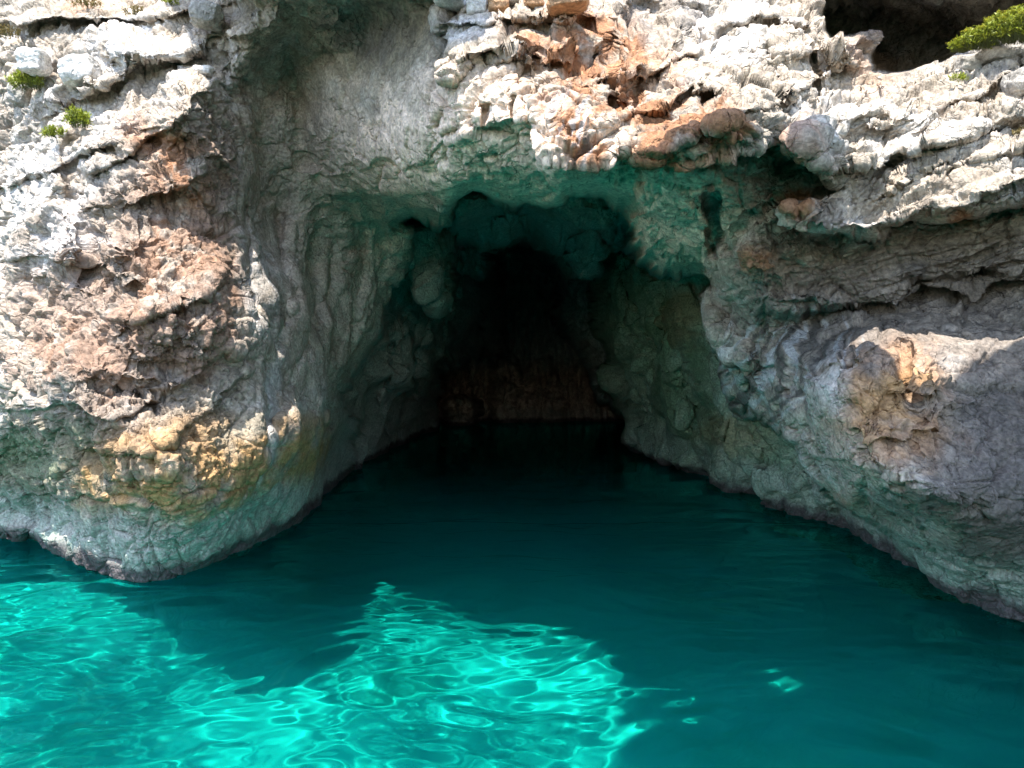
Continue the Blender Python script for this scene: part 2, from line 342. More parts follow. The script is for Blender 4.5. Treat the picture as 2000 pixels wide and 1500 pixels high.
for l, a_, w_ in (([(1192, 60), (1196, 150), (1190, 230), (1194, 310)], .22, 6), ([(1385, 0), (1350, 80), (1300, 140)], .3, 18), ([(1250, 130), (1240, 220), (1250, 300)], .14, 5), ([(1590, 60), (1600, 160), (1580, 250), (1545, 285)], .16, 5), ([(1130, 170), (1120, 250), (1118, 325)], .12, 5),
                  ([(1450, 90), (1520, 160), (1560, 230)], .1, 5), ([(1700, 140), (1690, 240), (1650, 330)], .1, 5), ([(1000, 60), (1040, 110), (1050, 170)], .14, 6), ([(1290, 240), (1340, 300)], .1, 5)):
    fb = groove(fb, l, a_, w_)
sd = sdist([(846, -60), (840, 20), (850, 50), (862, 70), (872, 100), (860, 118), (856, 130), (870, 158), (900, 160), (935, 140), (985, 130), (1030, 140), (1040, 180), (1036, 215), (1046, 250), (1056, 300), (1062, 325), (1100, 332), (1140, 332), (1186, 326),
            (1190, 300), (1222, 302), (1240, 322), (1330, 314), (1390, 300), (1455, 300), (1500, 290), (1540, 282), (1556, 296), (1588, 320), (1610, 350), (1640, 372), (1600, 372), (1520, 398), (1505, 420), (1545, 448), (1640, 468), (1715, 466), (1722, 440), (1760, 436),
            (1850, 434), (1880, 420), (2000, 396), (2400, 330), (2400, 0), (2030, 60), (1960, 84), (1870, 108), (1850, 124), (1780, 132), (1706, 132), (1708, 70), (1660, 64), (1620, 66), (1600, 30), (1590, -60), (1400, -400), (900, -400)], SU, SV)
BROW = layer(fb, sd, 20, .28, .35)
D = np.minimum(D, BROW)
# hanging square block on the brow
sd = sdist([(1056, 170), (1095, 160), (1190, 165), (1190, 300), (1186, 326), (1140, 333), (1062, 326), (1054, 250)])
D = np.minimum(D, layer(field([(1060, 180, 5.75), (1180, 180, 5.7), (1060, 325, 5.5), (1185, 325, 5.4), (1120, 250, 5.5)]), sd, 12, .12, .2))
# dark overhung wall top right, with an unseen roof above the picture shaped to shade it
fd = field([(1650, 30, 9.0), (1750, 60, 9.0), (1850, 60, 8.6), (1990, 20, 7.9), (1700, -60, 7.0), (1900, -60, 6.9), (1800, -250, 6.6), (2100, -60, 6.9), (1550, -80, 8.0), (1700, 140, 8.4), (1700, -800, 7.2), (2300, 0, 7.2)])
sd = sdist([(1580, -60), (1585, 40), (1590, 200), (2500, 200), (2600, -1500), (1500, -1500)])
D = np.minimum(D, layer(fd, sd, 20, .4, .1))
D = np.maximum(D, 2.6)

# ------------------------------------------------------------------ region masks (in image pixels; they belong to the rock)
def spot(u, v, ru, rv, ang=0, soft=.5, nz=.35):
    c, s = math.cos(ang), math.sin(ang)
    a = ((WU - u) * c + (WV - v) * s) / ru; b = (-(WU - u) * s + (WV - v) * c) / rv
    q = np.sqrt(a * a + b * b) + nz * NZ
    return 1 - smooth(1 - soft, 1 + soft * .4, q)


NZ = fbm(U / 60, V / 60, z0, 4, 40)
far = smooth(13, 20, D)
bed_m = smooth(1350, 1560, WU - (WV - 300) * .3) * (1 - smooth(560, 640, WV)) * (1 - far)          # thin tilted beds, upper right
knob_m = (1 - smooth(400, 470, WU)) * (1 - smooth(880, 1000, WV))                                    # knobbly conglomerate, left
brow_m = smooth(830, 860, WU) * (1 - smooth(330, 350, WV)) * (D < 8.3)
alc_m = np.clip(smooth(420, 520, WU) * (1 - smooth(1250, 1330, WU)) * (1 - brow_m), 0, 1)
smooth_m = np.clip(smooth(600, 640, WV) * smooth(1560, 1640, WU), 0, 1)
wet_m = smooth(900, 1000, WV)

# ------------------------------------------------------------------ positions, then broken-rock relief along the surface normal
def pos(Dm):
    return np.stack([(U - CU) / F * Dm, Dm, EYE - (V - CV) / F * Dm], -1).astype(np.float32)


def normals(P):
    dv = np.gradient(P, axis=0); du = np.gradient(P, axis=1)
    n = np.cross(dv, du)
    n /= np.linalg.norm(n, axis=-1, keepdims=True) + 1e-9
    s = np.sign((n * (P - np.array([0, 0, EYE], np.float32))).sum(-1))
    return -n * s[..., None]


def boxblur(A, r):
    for ax in (0, 1):
        pad = [(0, 0)] * A.ndim; pad[ax] = (r + 1, r)
        c = np.cumsum(np.pad(A.astype(np.float64), pad, mode='edge'), axis=ax)
        n = A.shape[ax]
        sl1 = [slice(None)] * A.ndim; sl1[ax] = slice(2 * r + 1, 2 * r + 1 + n)
        sl0 = [slice(None)] * A.ndim; sl0[ax] = slice(0, n)
        A = ((c[tuple(sl1)] - c[tuple(sl0)]) / (2 * r + 1)).astype(np.float32)
    return A


P = pos(D)
N = boxblur(normals(P), 2)
N /= np.linalg.norm(N, axis=-1, keepdims=True) + 1e-9
X, Y, Z = P[..., 0], P[..., 1], P[..., 2]
wx = X + .13 * perlin(X * .9, Y * .9, Z * .9, 20) + .03 * perlin(X * 3.3, Y * 3.3, Z * 3.3, 23)
wy = Y + .13 * perlin(X * .9, Y * .9, Z * .9, 21) + .03 * perlin(X * 3.3, Y * 3.3, Z * 3.3, 24)
wz = Z + .13 * perlin(X * .9, Y * .9, Z * .9, 22) + .03 * perlin(X * 3.3, Y * 3.3, Z * 3.3, 25)
# bedding frame: beds rise to the right
ca, sa = math.cos(-.32), math.sin(-.32)
bx = wx * ca - wz * sa; bz = (wx * sa + wz * ca)
bx, bz = wx * math.cos(.33) + wz * math.sin(.33), -wx * math.sin(.33) + wz * math.cos(.33)
depthscale = np.clip(D / 8, 1, 4)
_du = np.linalg.norm(np.gradient(P, axis=1), axis=-1); _dv = np.linalg.norm(np.gradient(P, axis=0), axis=-1)
GAP = boxblur(np.maximum(_du, _dv), 2)


def keep(wavelength):
    """relief finer than the local spacing of the pixel grid is left to the shader"""
    return np.clip(wavelength / (4.2 * GAP) - .25, 0, 1)


rough = 1.0 + .2 * knob_m + .25 * brow_m - .45 * alc_m * (1 - far) - .15 * smooth_m
big = .12 * fbm(X * .6, Y * .6, Z * .6, 3, 30)
c1, e1, id1 = cells(wx * 1.1, wy * 1.1, wz * 1.0, 1)
c2, e2, id2 = cells(wx * 2.9, wy * 2.9, wz * 2.7, 2)
c3, e3, id3 = cells(wx * 7, wy * 7, wz * 6.6, 3)
c4, e4, id4 = cells(wx * 17, wy * 17, wz * 17, 4)
c5, e5, id5 = cells(wx * 41, wy * 41, wz * 41, 7)
cb, eb, idb = cells(bx * 2.2, wy * 2.2, bz * 13, 5)
cb2, eb2, idb2 = cells(bx * 6, wy * 6, bz * 34, 6)
nb = perlin(bx * 1.2, wy * 1.2, bz * 9, 50) * .05 + perlin(bx * 3, wy * 3, bz * 22, 51) * .025
h = big
k1, k2, k3, k4 = keep(.9), keep(.35), keep(.14), keep(.06)
h = h + rough * (.08 * c1 * k1 + (.06 * c2 * k2) * (1 - .5 * bed_m) + (.036 * c3 * k3) * (1 - .5 * bed_m) * (1 + .6 * knob_m) + .016 * c4 * k4 * (1 + 1.2 * knob_m) + .006 * c5 * keep(.03) * (1 + 1.5 * knob_m))
h = h - rough * (.05 * k2 * np.exp(-(e1 / .05) ** 2) + .03 * k3 * np.exp(-(e2 / .06) ** 2) + .012 * k4 * np.exp(-(e3 / .08) ** 2))
h = h + bed_m * (.085 * cb * keep(.2) + .03 * cb2 * keep(.08) + nb * keep(.12))
# pebbly knobs on the left
kn = np.abs(perlin(X * 4.5, Y * 4.5, Z * 4.5, 60)); kn2 = np.abs(perlin(X * 11, Y * 11, Z * 11, 61)); kn3 = np.abs(perlin(X * 23, Y * 23, Z * 23, 62))
h = h + (.06 + .7 * knob_m) * (1 - .8 * alc_m) * (1 - .3 * smooth_m) * (.03 * kn * keep(.22) + .028 * kn2 * keep(.09) + .022 * kn3 * keep(.045) - .03)
# pits
pit = perlin(X * 9, Y * 9, Z * 9, 65)
h = h - .05 * knob_m * smooth(.35, .6, pit) * keep(.1)
# vertical flutes in the cave and down the alcove
flu = fbm(X * 1.6, Y * .7, Z * .25, 3, 70); flu2 = np.abs(perlin(X * 4.2, Y * 2.0, Z * .55, 72))
fluw = np.clip(far + .8 * (RIGHT_IN <= D + .02) * (1 - smooth(1600, 1700, WU)) + .5 * alc_m * smooth(350, 500, WV) + .5 * smooth(560, 700, WV) * smooth(1380, 1420, WU) * (1 - smooth(1540, 1620, WU)), 0, 1)
h = h + fluw * (.28 * flu + .16 * flu2) * np.clip(depthscale, 1, 2.2)
h = h + .012 * keep(.03 + 0 * D) * fbm(X * 30, Y * 30, Z * 30, 3, 80, .6) * np.clip(depthscale, 1, 2)
# outer part that only carries the relief on
lim = np.clip(.06 * D, .2, .9)
h = np.clip(h, -lim, lim)
h = h + (boxblur(h, 4) - h) * smooth(.04, .14, GAP)
P2 = P + N * h[..., None]
X, Y, Z = P2[..., 0], P2[..., 1], P2[..., 2]

# ------------------------------------------------------------------ colour of the rock, with some light and shade put in
def mix(a, b, t):
    return a + (np.array(b, np.float32) - a) * t[..., None]


n1 = fbm(X * .9, Y * .9, Z * .9, 4, 90); n2 = fbm(X * 3, Y * 3, Z * 3, 4, 95); n3 = fbm(X * 12, Y * 12, Z * 12, 3, 100)
C = np.zeros(P.shape, np.float32) + np.array([.40, .34, .275], np.float32)
C = mix(C, (.24, .23, .20), smooth(-.1, .5, n1) * .5)
C = mix(C, (.52, .49, .46), smooth(.05, .45, n2) * .5)
C = mix(C, (.20, .16, .13), smooth(.12, .5, -n2) * .35)
C = C * (.88 + .24 * id2[..., None]) * (.90 + .2 * id3[..., None])
olive = np.clip(spot(760, 160, 190, 150) + spot(900, 250, 170, 80) + spot(1000, 230, 100, 60), 0, 1)
C = mix(C, (.25, .23, .155), olive * .35)
C = mix(C, (.80, .63, .50), np.clip(spot(1000, 300, 330, 110) + spot(1320, 420, 130, 130) + spot(1120, 340, 130, 50) + spot(700, 450, 170, 260) + spot(900, 200, 170, 90) * .6, 0, 1) * .9)  # light put in: alcove and cheek paled against weak skylight and green bounce
greyt = np.clip(spot(560, 300, 130, 230) + spot(640, 600, 110, 250), 0, 1)
C = mix(C, (.42, .355, .29), greyt * .6)
C = mix(C, (.20, .165, .14), spot(1750, 600, 360, 200) * .8)  # shade of the right wall deepened in its colour
C = mix(C, (.125, .11, .098), spot(1970, 930, 190, 250) * .85)  # more painted shade at the far right
ora = np.clip(spot(200, 560, 190, 190) * .55 + spot(400, 660, 90, 110) * .6 + spot(370, 480, 90, 260) * .8 + spot(1180, 130, 170, 90) * .7 + spot(1150, 250, 80, 110) + spot(1320, 260, 130, 80) * .8 + spot(340, 330, 90, 90) * .8 + spot(330, 560, 130, 120) + spot(230, 700, 150, 90) * .8 + spot(60, 700, 80, 60) * .5 + spot(280, 260, 60, 40) * .5 + spot(150, 10, 50, 20) * .6 + spot(700, 510, 70, 40) * .25
              + spot(1130, 60, 150, 60) * .8 + spot(1130, 230, 60, 90) * .8 + spot(1270, 250, 90, 90) * .75 + spot(1200, 100, 60, 50) + spot(1420, 230, 60, 60) * .7 + spot(1570, 270, 20, 50) + spot(1570, 395, 60, 30) + spot(1470, 520, 45, 40) * .9
              + spot(1870, 425, 25, 20) + spot(1640, 990, 40, 40) * .7 + spot(1700, 120, 60, 60) * .5, 0, 1)
C = mix(C, (.31, .15, .075), ora * smooth(-.5, .1, n2 + .3 * n3) * .95)
C = mix(C, (.15, .14, .085), np.clip(spot(90, 900, 220, 100) + spot(420, 830, 120, 90) * .6, 0, 1) * .75)
C = mix(C, (.37, .215, .12), spot(1740, 790, 160, 140) * smooth(-.9, .3, n2) * .9)
och = np.clip(spot(330, 910, 190, 110) + spot(560, 900, 110, 60) * .8 + spot(420, 960, 130, 50) * .8 + spot(200, 960, 60, 60) * .5 + spot(600, 860, 80, 60) * .6 + spot(490, 930, 40, 40) + spot(1730, 770, 110, 80) * .55, 0, 1)
C = mix(C, (.40, .235, .095), och * smooth(-.7, .15, n2) * .95)
C = mix(C, (.22, .17, .135), np.clip(spot(250, 600, 270, 330) + spot(420, 300, 60, 120), 0, 1) * smooth(-.8, .1, n1 + .5 * n2) * .7)
pale = np.clip(spot(260, 90, 120, 60) + spot(90, 420, 110, 140) * .7 + spot(100, 250, 130, 100) * .5 + spot(900, 40, 70, 60) + spot(1430, 60, 90, 70) + spot(1620, 230, 100, 70) * .9 + spot(1800, 250, 140, 60) * .6 + spot(1640, 445, 80, 35) * .8 + spot(1620, 740, 45, 80) * .8
               + spot(500, 560, 40, 120) * .5 + spot(480, 170, 40, 60) * .4, 0, 1)
C = mix(C, (.66, .64, .62), pale * smooth(-.5, .2, n2) * .7)
drk = np.clip(spot(720, 60, 150, 70) * .8 + spot(1390, 400, 18, 60) + spot(1395, 480, 14, 50) + spot(1800, 520, 40, 30) * .9 + spot(1650, 640, 170, 45) * .55 + spot(1960, 900, 130, 200) * .65 + spot(1750, 1000, 90, 60) * .5 + spot(1780, 60, 120, 90) * .75 + spot(1300, 30, 80, 50) * .6, 0, 1)  # dark stains and streaks; shade painted in top-right hollow and far right
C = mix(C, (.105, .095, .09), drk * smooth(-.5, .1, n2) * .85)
# run-off streaks, dark and chalky, on the smooth right wall and the flutes
st = perlin((WU + .45 * WV) / 15, WV / 160, z0, 110)
stz = np.clip(spot(1560, 670, 150, 80) + spot(1470, 740, 100, 120) + spot(1130, 250, 60, 90) * (WU < 1150), 0, 1)
C = mix(C, (.07, .065, .06), stz * smooth(.05, .3, st) * .8)
C = mix(C, (.50, .52, .54), stz * smooth(.12, .4, -st) * .6)
ws = spot(525, 800, 16, 150, .12, .6, .25)
C = mix(C, (.58, .57, .56), ws * .6)
# brown low in the chamber, algae green on the damp inner walls and roof, pale tide band, dark weed at the waterline
RI = (RIGHT_IN <= D + .02).astype(np.float32)
inn = np.maximum(smooth(12.2, 15, D), RI * smooth(1640, 1500, WU) * .9)
C = mix(C, (.46, .47, .44), inn * (1 - .5 * RI) * .85)  # inner walls lightened to stand in for light that barely reaches them
C = mix(C, (.50, .52, .49), smooth(16, 24, D) * (1 - RI) * .8)  # deep rock paler still, making up for light lost inside
C = mix(C, (.29, .39, .28), inn * RI * .8)  # inner right wall, green and lightened to offset weak light
gr = np.clip(spot(1330, 760, 60, 180, -.2) + spot(1250, 650, 70, 160, 0) * .5 + spot(1500, 930, 150, 60, .5) * .7 + spot(1700, 1060, 160, 50, .5) * .5 + spot(840, 540, 60, 80) * .5 + spot(1340, 490, 60, 20) * .3 + spot(700, 800, 40, 100) * .4
             + spot(60, 880, 120, 60) * .6, 0, 1)
C = mix(C, (.15, .24, .13), gr * smooth(-.5, .2, n1) * .7)
och2 = np.clip(spot(1440, 850, 80, 50) + spot(1340, 620, 40, 60), 0, 1)
C = mix(C, (.25, .18, .08), och2 * .6)
C = mix(C, (.45, .32, .25), smooth(32, 36, D) * smooth(690, 740, V) * .9)  # lightened so the back shows where hardly any light comes
tide = smooth(.95, .4, Z + .25 * n1) * (1 - .6 * inn)
C = mix(C, (.36, .40, .36), tide * .65)
C = mix(C, (.24, .31, .25), tide * smooth(0, .4, n2) * .6)
weed = smooth(.26, .10, Z + .10 * n2)
C = mix(C, (.06, .045, .05), weed * .9)
C = mix(C, (.12, .15, .12), smooth(-.3, -.8, Z))
C = np.clip(C, .02, .8)


# ------------------------------------------------------------------ mesh helpers
def link_mesh(name, verts, faces, mat, parent=None, colour=None, shade=True):
    me = bpy.data.meshes.new(name)
    verts = np.ascontiguousarray(verts, np.float32); faces = np.ascontiguousarray(faces, np.int32)
    k = faces.shape[1]
    me.vertices.add(len(verts)); me.vertices.foreach_set('co', verts.ravel())
    me.loops.add(faces.size); me.loops.foreach_set('vertex_index', faces.ravel())
    me.polygons.add(len(faces)); me.polygons.foreach_set('loop_start', np.arange(0, faces.size, k, dtype=np.int32))
    me.polygons.foreach_set('loop_total', np.full(len(faces), k, np.int32))
    if colour is not None:
        a = me.attributes.new('tone', 'FLOAT_COLOR', 'POINT')
        a.data.foreach_set('color', np.concatenate([colour, np.ones((len(colour), 1), np.float32)], 1).astype(np.float32).ravel())
    me.update(calc_edges=True)
    me.validate()
    if shade:
        me.polygons.foreach_set('use_smooth', np.ones(len(faces), bool))
    me.materials.append(mat)
    o = bpy.data.objects.new(name, me)
    COL.objects.link(o)
    o.parent = parent
    return o


def mat_new(name):
    m = bpy.data.materials.new(name)
    m.use_nodes = True
    nt = m.node_tree
    b = nt.nodes['Principled BSDF']
    return m, nt, b


def nd(nt, t, **kw):
    n = nt.nodes.new(t)
    for k, v in kw.items():
        if k in n.inputs:
            n.inputs[k].default_value = v
        else:
            setattr(n, k, v)
    return n


def rock_material(name, flat=None, bump=1.0):
    m, nt, b = mat_new(name)
    L = nt.links.new
    tc = nd(nt, 'ShaderNodeTexCoord')
    if flat is None:
        base = nd(nt, 'ShaderNodeAttribute', attribute_name='tone').outputs['Color']
    else:
        r = nd(nt, 'ShaderNodeRGB'); r.outputs[0].default_value = (*flat, 1); base = r.outputs[0]
    nA = nd(nt, 'ShaderNodeTexNoise', Scale=28.0, Detail=6.0, Roughness=.65)
    nB = nd(nt, 'ShaderNodeTexNoise', Scale=7.0, Detail=8.0, Roughness=.6)
    vo = nd(nt, 'ShaderNodeTexVoronoi', Scale=34.0); vo.feature = 'F1'
    for n in (nA, nB, vo):
        L(tc.outputs['Object'], n.inputs['Vector'])
    r1 = nd(nt, 'ShaderNodeMapRange'); r1.inputs[1].default_value = .3; r1.inputs[2].default_value = .7; r1.inputs[3].default_value = .62; r1.inputs[4].default_value = 1.35
    L(nA.outputs[0], r1.inputs[0])
    r2 = nd(nt, 'ShaderNodeMapRange'); r2.inputs[1].default_value = .3; r2.inputs[2].default_value = .7; r2.inputs[3].default_value = .75; r2.inputs[4].default_value = 1.25
    L(nB.outputs[0], r2.inputs[0])
    mu = nd(nt, 'ShaderNodeMath', operation='MULTIPLY'); L(r1.outputs[0], mu.inputs[0]); L(r2.outputs[0], mu.inputs[1])
    mx = nd(nt, 'ShaderNodeVectorMath', operation='SCALE'); L(base, mx.inputs[0]); L(mu.outputs[0], mx.inputs['Scale'])
    L(mx.outputs[0], b.inputs['Base Color'])
    b.inputs['Roughness'].default_value = .85
    b.inputs['Specular IOR Level'].default_value = .25
    # relief finer than the mesh
    m1 = nd(nt, 'ShaderNodeMath', operation='MULTIPLY'); m1.inputs[1].default_value = .012; L(nA.outputs[0], m1.inputs[0])
    m2 = nd(nt, 'ShaderNodeMath', operation='MULTIPLY_ADD'); m2.inputs[1].default_value = .016; L(nB.outputs[0], m2.inputs[0]); L(m1.outputs[0], m2.inputs[2])
    m3 = nd(nt, 'ShaderNodeMath', operation='MULTIPLY_ADD'); m3.inputs[1].default_value = .004; L(vo.outputs['Distance'], m3.inputs[0]); L(m2.outputs[0], m3.inputs[2])
    wp = nd(nt, 'ShaderNodeTexNoise', Scale=3.0, Detail=5.0); L(tc.outputs['Object'], wp.inputs['Vector'])
    wa = nd(nt, 'ShaderNodeVectorMath', operation='MULTIPLY_ADD'); wa.inputs[1].default_value = (.5, .5, .5); L(wp.outputs['Color'], wa.inputs[0]); L(tc.outputs['Object'], wa.inputs[2])
    for sc_, dep in ((2.3, .012), (8.0, .004)):
        vc = nd(nt, 'ShaderNodeTexVoronoi', Scale=sc_); vc.feature = 'DISTANCE_TO_EDGE'; L(wa.outputs[0], vc.inputs['Vector'])
        cr = nd(nt, 'ShaderNodeMapRange'); cr.inputs[1].default_value = 0; cr.inputs[2].default_value = .035; cr.inputs[3].default_value = -dep; cr.inputs[4].default_value = 0
        L(vc.outputs['Distance'], cr.inputs[0])
        ad = nd(nt, 'ShaderNodeMath', operation='ADD'); L(m3.outputs[0], ad.inputs[0]); L(cr.outputs[0], ad.inputs[1]); m3 = ad
    bp = nd(nt, 'ShaderNodeBump', Strength=1.0, Distance=bump); L(m3.outputs[0], bp.inputs['Height'])
    L(bp.outputs[0], b.inputs['Normal'])
    return m


M_ROCK = rock_material('rock')

# close the sheet behind: rows and columns run back into the land so that no light leaks in
idx = np.arange(NV_ * NU_, dtype=np.int32).reshape(NV_, NU_)
q = np.stack([idx[:-1, :-1], idx[1:, :-1], idx[1:, 1:], idx[:-1, 1:]], -1).reshape(-1, 4)
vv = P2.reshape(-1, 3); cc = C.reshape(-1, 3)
# split: the cave behind its mouth, and the cliff round it
Dq = (D[:-1, :-1] + D[1:, 1:]).reshape(-1) * .5
Uq = U[:-1, :-1].reshape(-1); Vq = V[:-1, :-1].reshape(-1)
is_cave = (Dq > 14.3) & (Uq > 600) & (Uq < 1560) & (Vq > 330)


def submesh(sel):
    f = q[sel]
    used, inv = np.unique(f, return_inverse=True)
    return vv[used], inv.reshape(-1, 4).astype(np.int32), cc[used]


def structure(o):
    o['kind'] = 'structure'
    return o


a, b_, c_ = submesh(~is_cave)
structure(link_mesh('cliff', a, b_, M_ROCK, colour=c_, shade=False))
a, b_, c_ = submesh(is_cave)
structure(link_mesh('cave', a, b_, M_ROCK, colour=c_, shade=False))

# the land behind: top and flanks of the headland, running on out of sight
def rough_grid(name, fn, n, m, mat, flip=False):
    s, t = np.meshgrid(np.linspace(0, 1, n), np.linspace(0, 1, m))
    Pg = fn(s, t)
    Pg = Pg + .25 * np.stack([fbm(Pg[..., 0] * .5, Pg[..., 1] * .5, Pg[..., 2] * .5, 4, k) for k in (1, 2, 3)], -1)
    i = np.arange(n * m, dtype=np.int32).reshape(m, n)
    f = np.stack([i[:-1, :-1], i[:-1, 1:], i[1:, 1:], i[1:, :-1]], -1).reshape(-1, 4)
    return structure(link_mesh(name, Pg.reshape(-1, 3), f, mat))


M_LAND = rock_material('weathered_rock', (.34, .31, .27))
topP = P2[0]; leftP = P2[:, 0]; rightP = P2[:, -1]


def strip(edge, target):
    e = edge[::6]
    rows = [e + (target(e) - e) * t for t in np.linspace(0, 1, 14)]
    g = np.stack(rows)
    i = np.arange(g.shape[0] * g.shape[1], dtype=np.int32).reshape(g.shape[:2])
    f = np.stack([i[:-1, :-1], i[:-1, 1:], i[1:, 1:], i[1:, :-1]], -1).reshape(-1, 4)
    return g.reshape(-1, 3), f


parts = [strip(topP, lambda e: e * [1.6, 0, 0] + [0, 75, 26]), strip(leftP, lambda e: np.stack([e[:, 0] - 12, e[:, 1] * 0 + 75, e[:, 2] * 1.5], -1)), strip(rightP, lambda e: np.stack([e[:, 0] + 14, e[:, 1] * 0 + 75, e[:, 2] * 1.5], -1))]
vb, fb_, off = [], [], 0
for a, f in parts:
    vb.append(a); fb_.append(f + off); off += len(a)
structure(link_mesh('headland', np.concatenate(vb), np.concatenate(fb_), M_LAND))

# ------------------------------------------------------------------ rock slab added high over the water, out of the picture: outlined to shade the right of the bay and wall
def slab(name, outline, z_low, z_high):
    o = np.array(outline, float)
    pts = []
    n = len(o)
    for i in range(n):
        for t in np.linspace(0, 1, 14, endpoint=False):
            pts.append(o[i] * (1 - t) + o[(i + 1) % n] * t)
    o = np.array(pts, np.float32); n = len(o)
    cen = o.mean(0)
    rings = []
    for fr_, z in ((.02, z_low), (.4, z_low), (.8, z_low), (.96, z_low + .1), (1, z_low + .35), (1, (z_low + z_high) / 2), (.97, z_high - .3), (.8, z_high), (.4, z_high), (.02, z_high)):
        r = cen + (o - cen) * fr_
        rings.append(np.concatenate([r, np.full((n, 1), z)], 1))
    g = np.stack(rings).astype(np.float32)
    g += .08 * np.stack([fbm(g[..., 0] * 1.3, g[..., 1] * 1.3, g[..., 2] * 1.3, 4, k) for k in (11, 12, 13)], -1)
    m = len(rings)
    i = np.arange(n * m, dtype=np.int32).reshape(m, n); j = np.roll(i, -1, 1)
    f = np.stack([i[:-1], j[:-1], j[1:], i[1:]], -1).reshape(-1, 4)
    return structure(link_mesh(name, g.reshape(-1, 3), f, M_LAND))


slab('shade_slab', [(-.5, .9), (-.42, 2.2), (-.25, 3.6), (-.1, 4.0), (.6, 4.2), (1.3, 4.15), (1.55, 4.35), (1.9, 4.8), (2.08, 4.6), (1.95, 4.2), (1.62, 3.8), (1.55, 3.2), (1.75, 2.95), (2.05, 2.8), (2.2, 2.95), (2.5, 3.3), (2.7, 3.65), (2.92, 4.05), (3.3, 4.2), (4.2, 4.0), (7, 3.6), (7, 2), (2.8, .3)], 6.05, 6.5)

# ------------------------------------------------------------------ sea bed
def bed_mesh():
    xs = ticks(-60, -9, 9, 60, .12, 1.12); ys = ticks(-40, 1, 18, 70, .12, 1.12)
    Xb, Yb = np.meshgrid(xs, ys)
    Xb = Xb.astype(np.float32); Yb = Yb.astype(np.float32); zz = np.zeros_like(Xb)
    Zb = -3.2 + .25 * fbm(Xb * .3, Yb * .3, zz, 3, 130) + .05 * fbm(Xb * 1.5, Yb * 1.5, zz, 3, 131) - .02 * np.maximum(Yb - 8, 0)
    n2_ = fbm(Xb * .5, Yb * .5, zz, 4, 133)
    Cb = np.zeros(Xb.shape + (3,), np.float32) + np.array([.55, .56, .55], np.float32)
    Cb = mix(Cb, (.42, .45, .38), smooth(.1, .4, n2_) * .5)
    grass = smooth(4.4, 3.4, Yb + .6 * n2_) + smooth(5.5, 7.5, Xb) + smooth(-10, -12, Xb + n2_)  # added darkening of the unseen bed, cutting green light bounced onto the rock
    Cb = mix(Cb, (.42, .47, .50), smooth(9, 14, Yb + n2_))
    Cb = mix(Cb, (.15, .16, .15), smooth(18, 30, Yb + n2_))
    Cb = mix(Cb, (.05, .06, .045), np.clip(grass, 0, 1))
    i = np.arange(Xb.size, dtype=np.int32).reshape(Xb.shape)
    f = np.stack([i[:-1, :-1], i[:-1, 1:], i[1:, 1:], i[1:, :-1]], -1).reshape(-1, 4)
    m, nt, b = mat_new('sand')
    at = nd(nt, 'ShaderNodeAttribute', attribute_name='tone')
    nt.links.new(at.outputs['Color'], b.inputs['Base Color'])
    b.inputs['Roughness'].default_value = 1.0
    b.inputs['Specular IOR Level'].default_value = 0
    b.inputs['Subsurface Weight'].default_value = .65
    b.inputs['Subsurface Radius'].default_value = (.1, .45, .6)
    b.inputs['Subsurface Scale'].default_value = 1.0
    return structure(link_mesh('seabed', np.stack([Xb, Yb, Zb], -1).reshape(-1, 3), f, m, colour=Cb.reshape(-1, 3)))


bed = bed_mesh()

# ------------------------------------------------------------------ water
def water_mesh():
    xs = ticks(-60, -8, 8, 60, .035, 1.1); ys = ticks(-40, 2.6, 11, 70, .035, 1.05)
    Xw, Yw = np.meshgrid(xs, ys)
    rs = np.random.RandomState(3)
    H = np.zeros_like(Xw, dtype=np.float32)
    wxn = Xw + .35 * perlin(Xw * .7, Yw * .7, Xw * 0, 140) ; wyn = Yw + .35 * perlin(Xw * .7, Yw * .7, Xw * 0, 141)
    for k in range(26):
        lam = .17 * (1.135 ** (k % 13)) * (1 + .2 * rs.rand())
        th = math.radians(95 + rs.normal() * 34)
        kx, ky = math.cos(th) * 2 * math.pi / lam, math.sin(th) * 2 * math.pi / lam
        H += lam ** 1.0 * .0034 * np.sin(kx * wxn + ky * wyn + rs.rand() * 6.28)
    for k in range(7):
        lam = .9 + .22 * k
        th = math.radians(100 + rs.normal() * 30)
        H += lam * .0036 * np.sin(math.cos(th) * 2 * math.pi / lam * wxn + math.sin(th) * 2 * math.pi / lam * wyn + rs.rand() * 6.28)
    calm = 1 - .7 * smooth(12, 22, Yw)
    H *= 1 + .3 * smooth(-3.2, -4.8, Xw) * (1 - smooth(9, 11, Yw)) * smooth(4.8, 6.2, Yw)
    H *= (.75 + .5 * perlin(Xw * .35, Yw * .35, Xw * 0, 142)) * calm
    i = np.arange(Xw.size, dtype=np.int32).reshape(Xw.shape)
    f = np.stack([i[:-1, :-1], i[:-1, 1:], i[1:, 1:], i[1:, :-1]], -1).reshape(-1, 4)
    m = bpy.data.materials.new('sea_water'); m.use_nodes = True
    nt = m.node_tree; nt.nodes.clear()
    g = nd(nt, 'ShaderNodeBsdfGlass'); g.inputs['Color'].default_value = (.06, .78, .71, 1); g.inputs['IOR'].default_value = 1.333; g.inputs['Roughness'].default_value = 0
    o = nd(nt, 'ShaderNodeOutputMaterial')
    nt.links.new(g.outputs[0], o.inputs[0])
    return structure(link_mesh('water', np.stack([Xw, Yw, H], -1).reshape(-1, 3), f, m))


water = water_mesh()
water.cycles.is_caustics_caster = True
bed.cycles.is_caustics_receiver = True
for n_ in ('cliff', 'cave'):
    bpy.data.objects[n_].cycles.is_caustics_receiver = True
sun_d.cycles.is_caustics_light = True

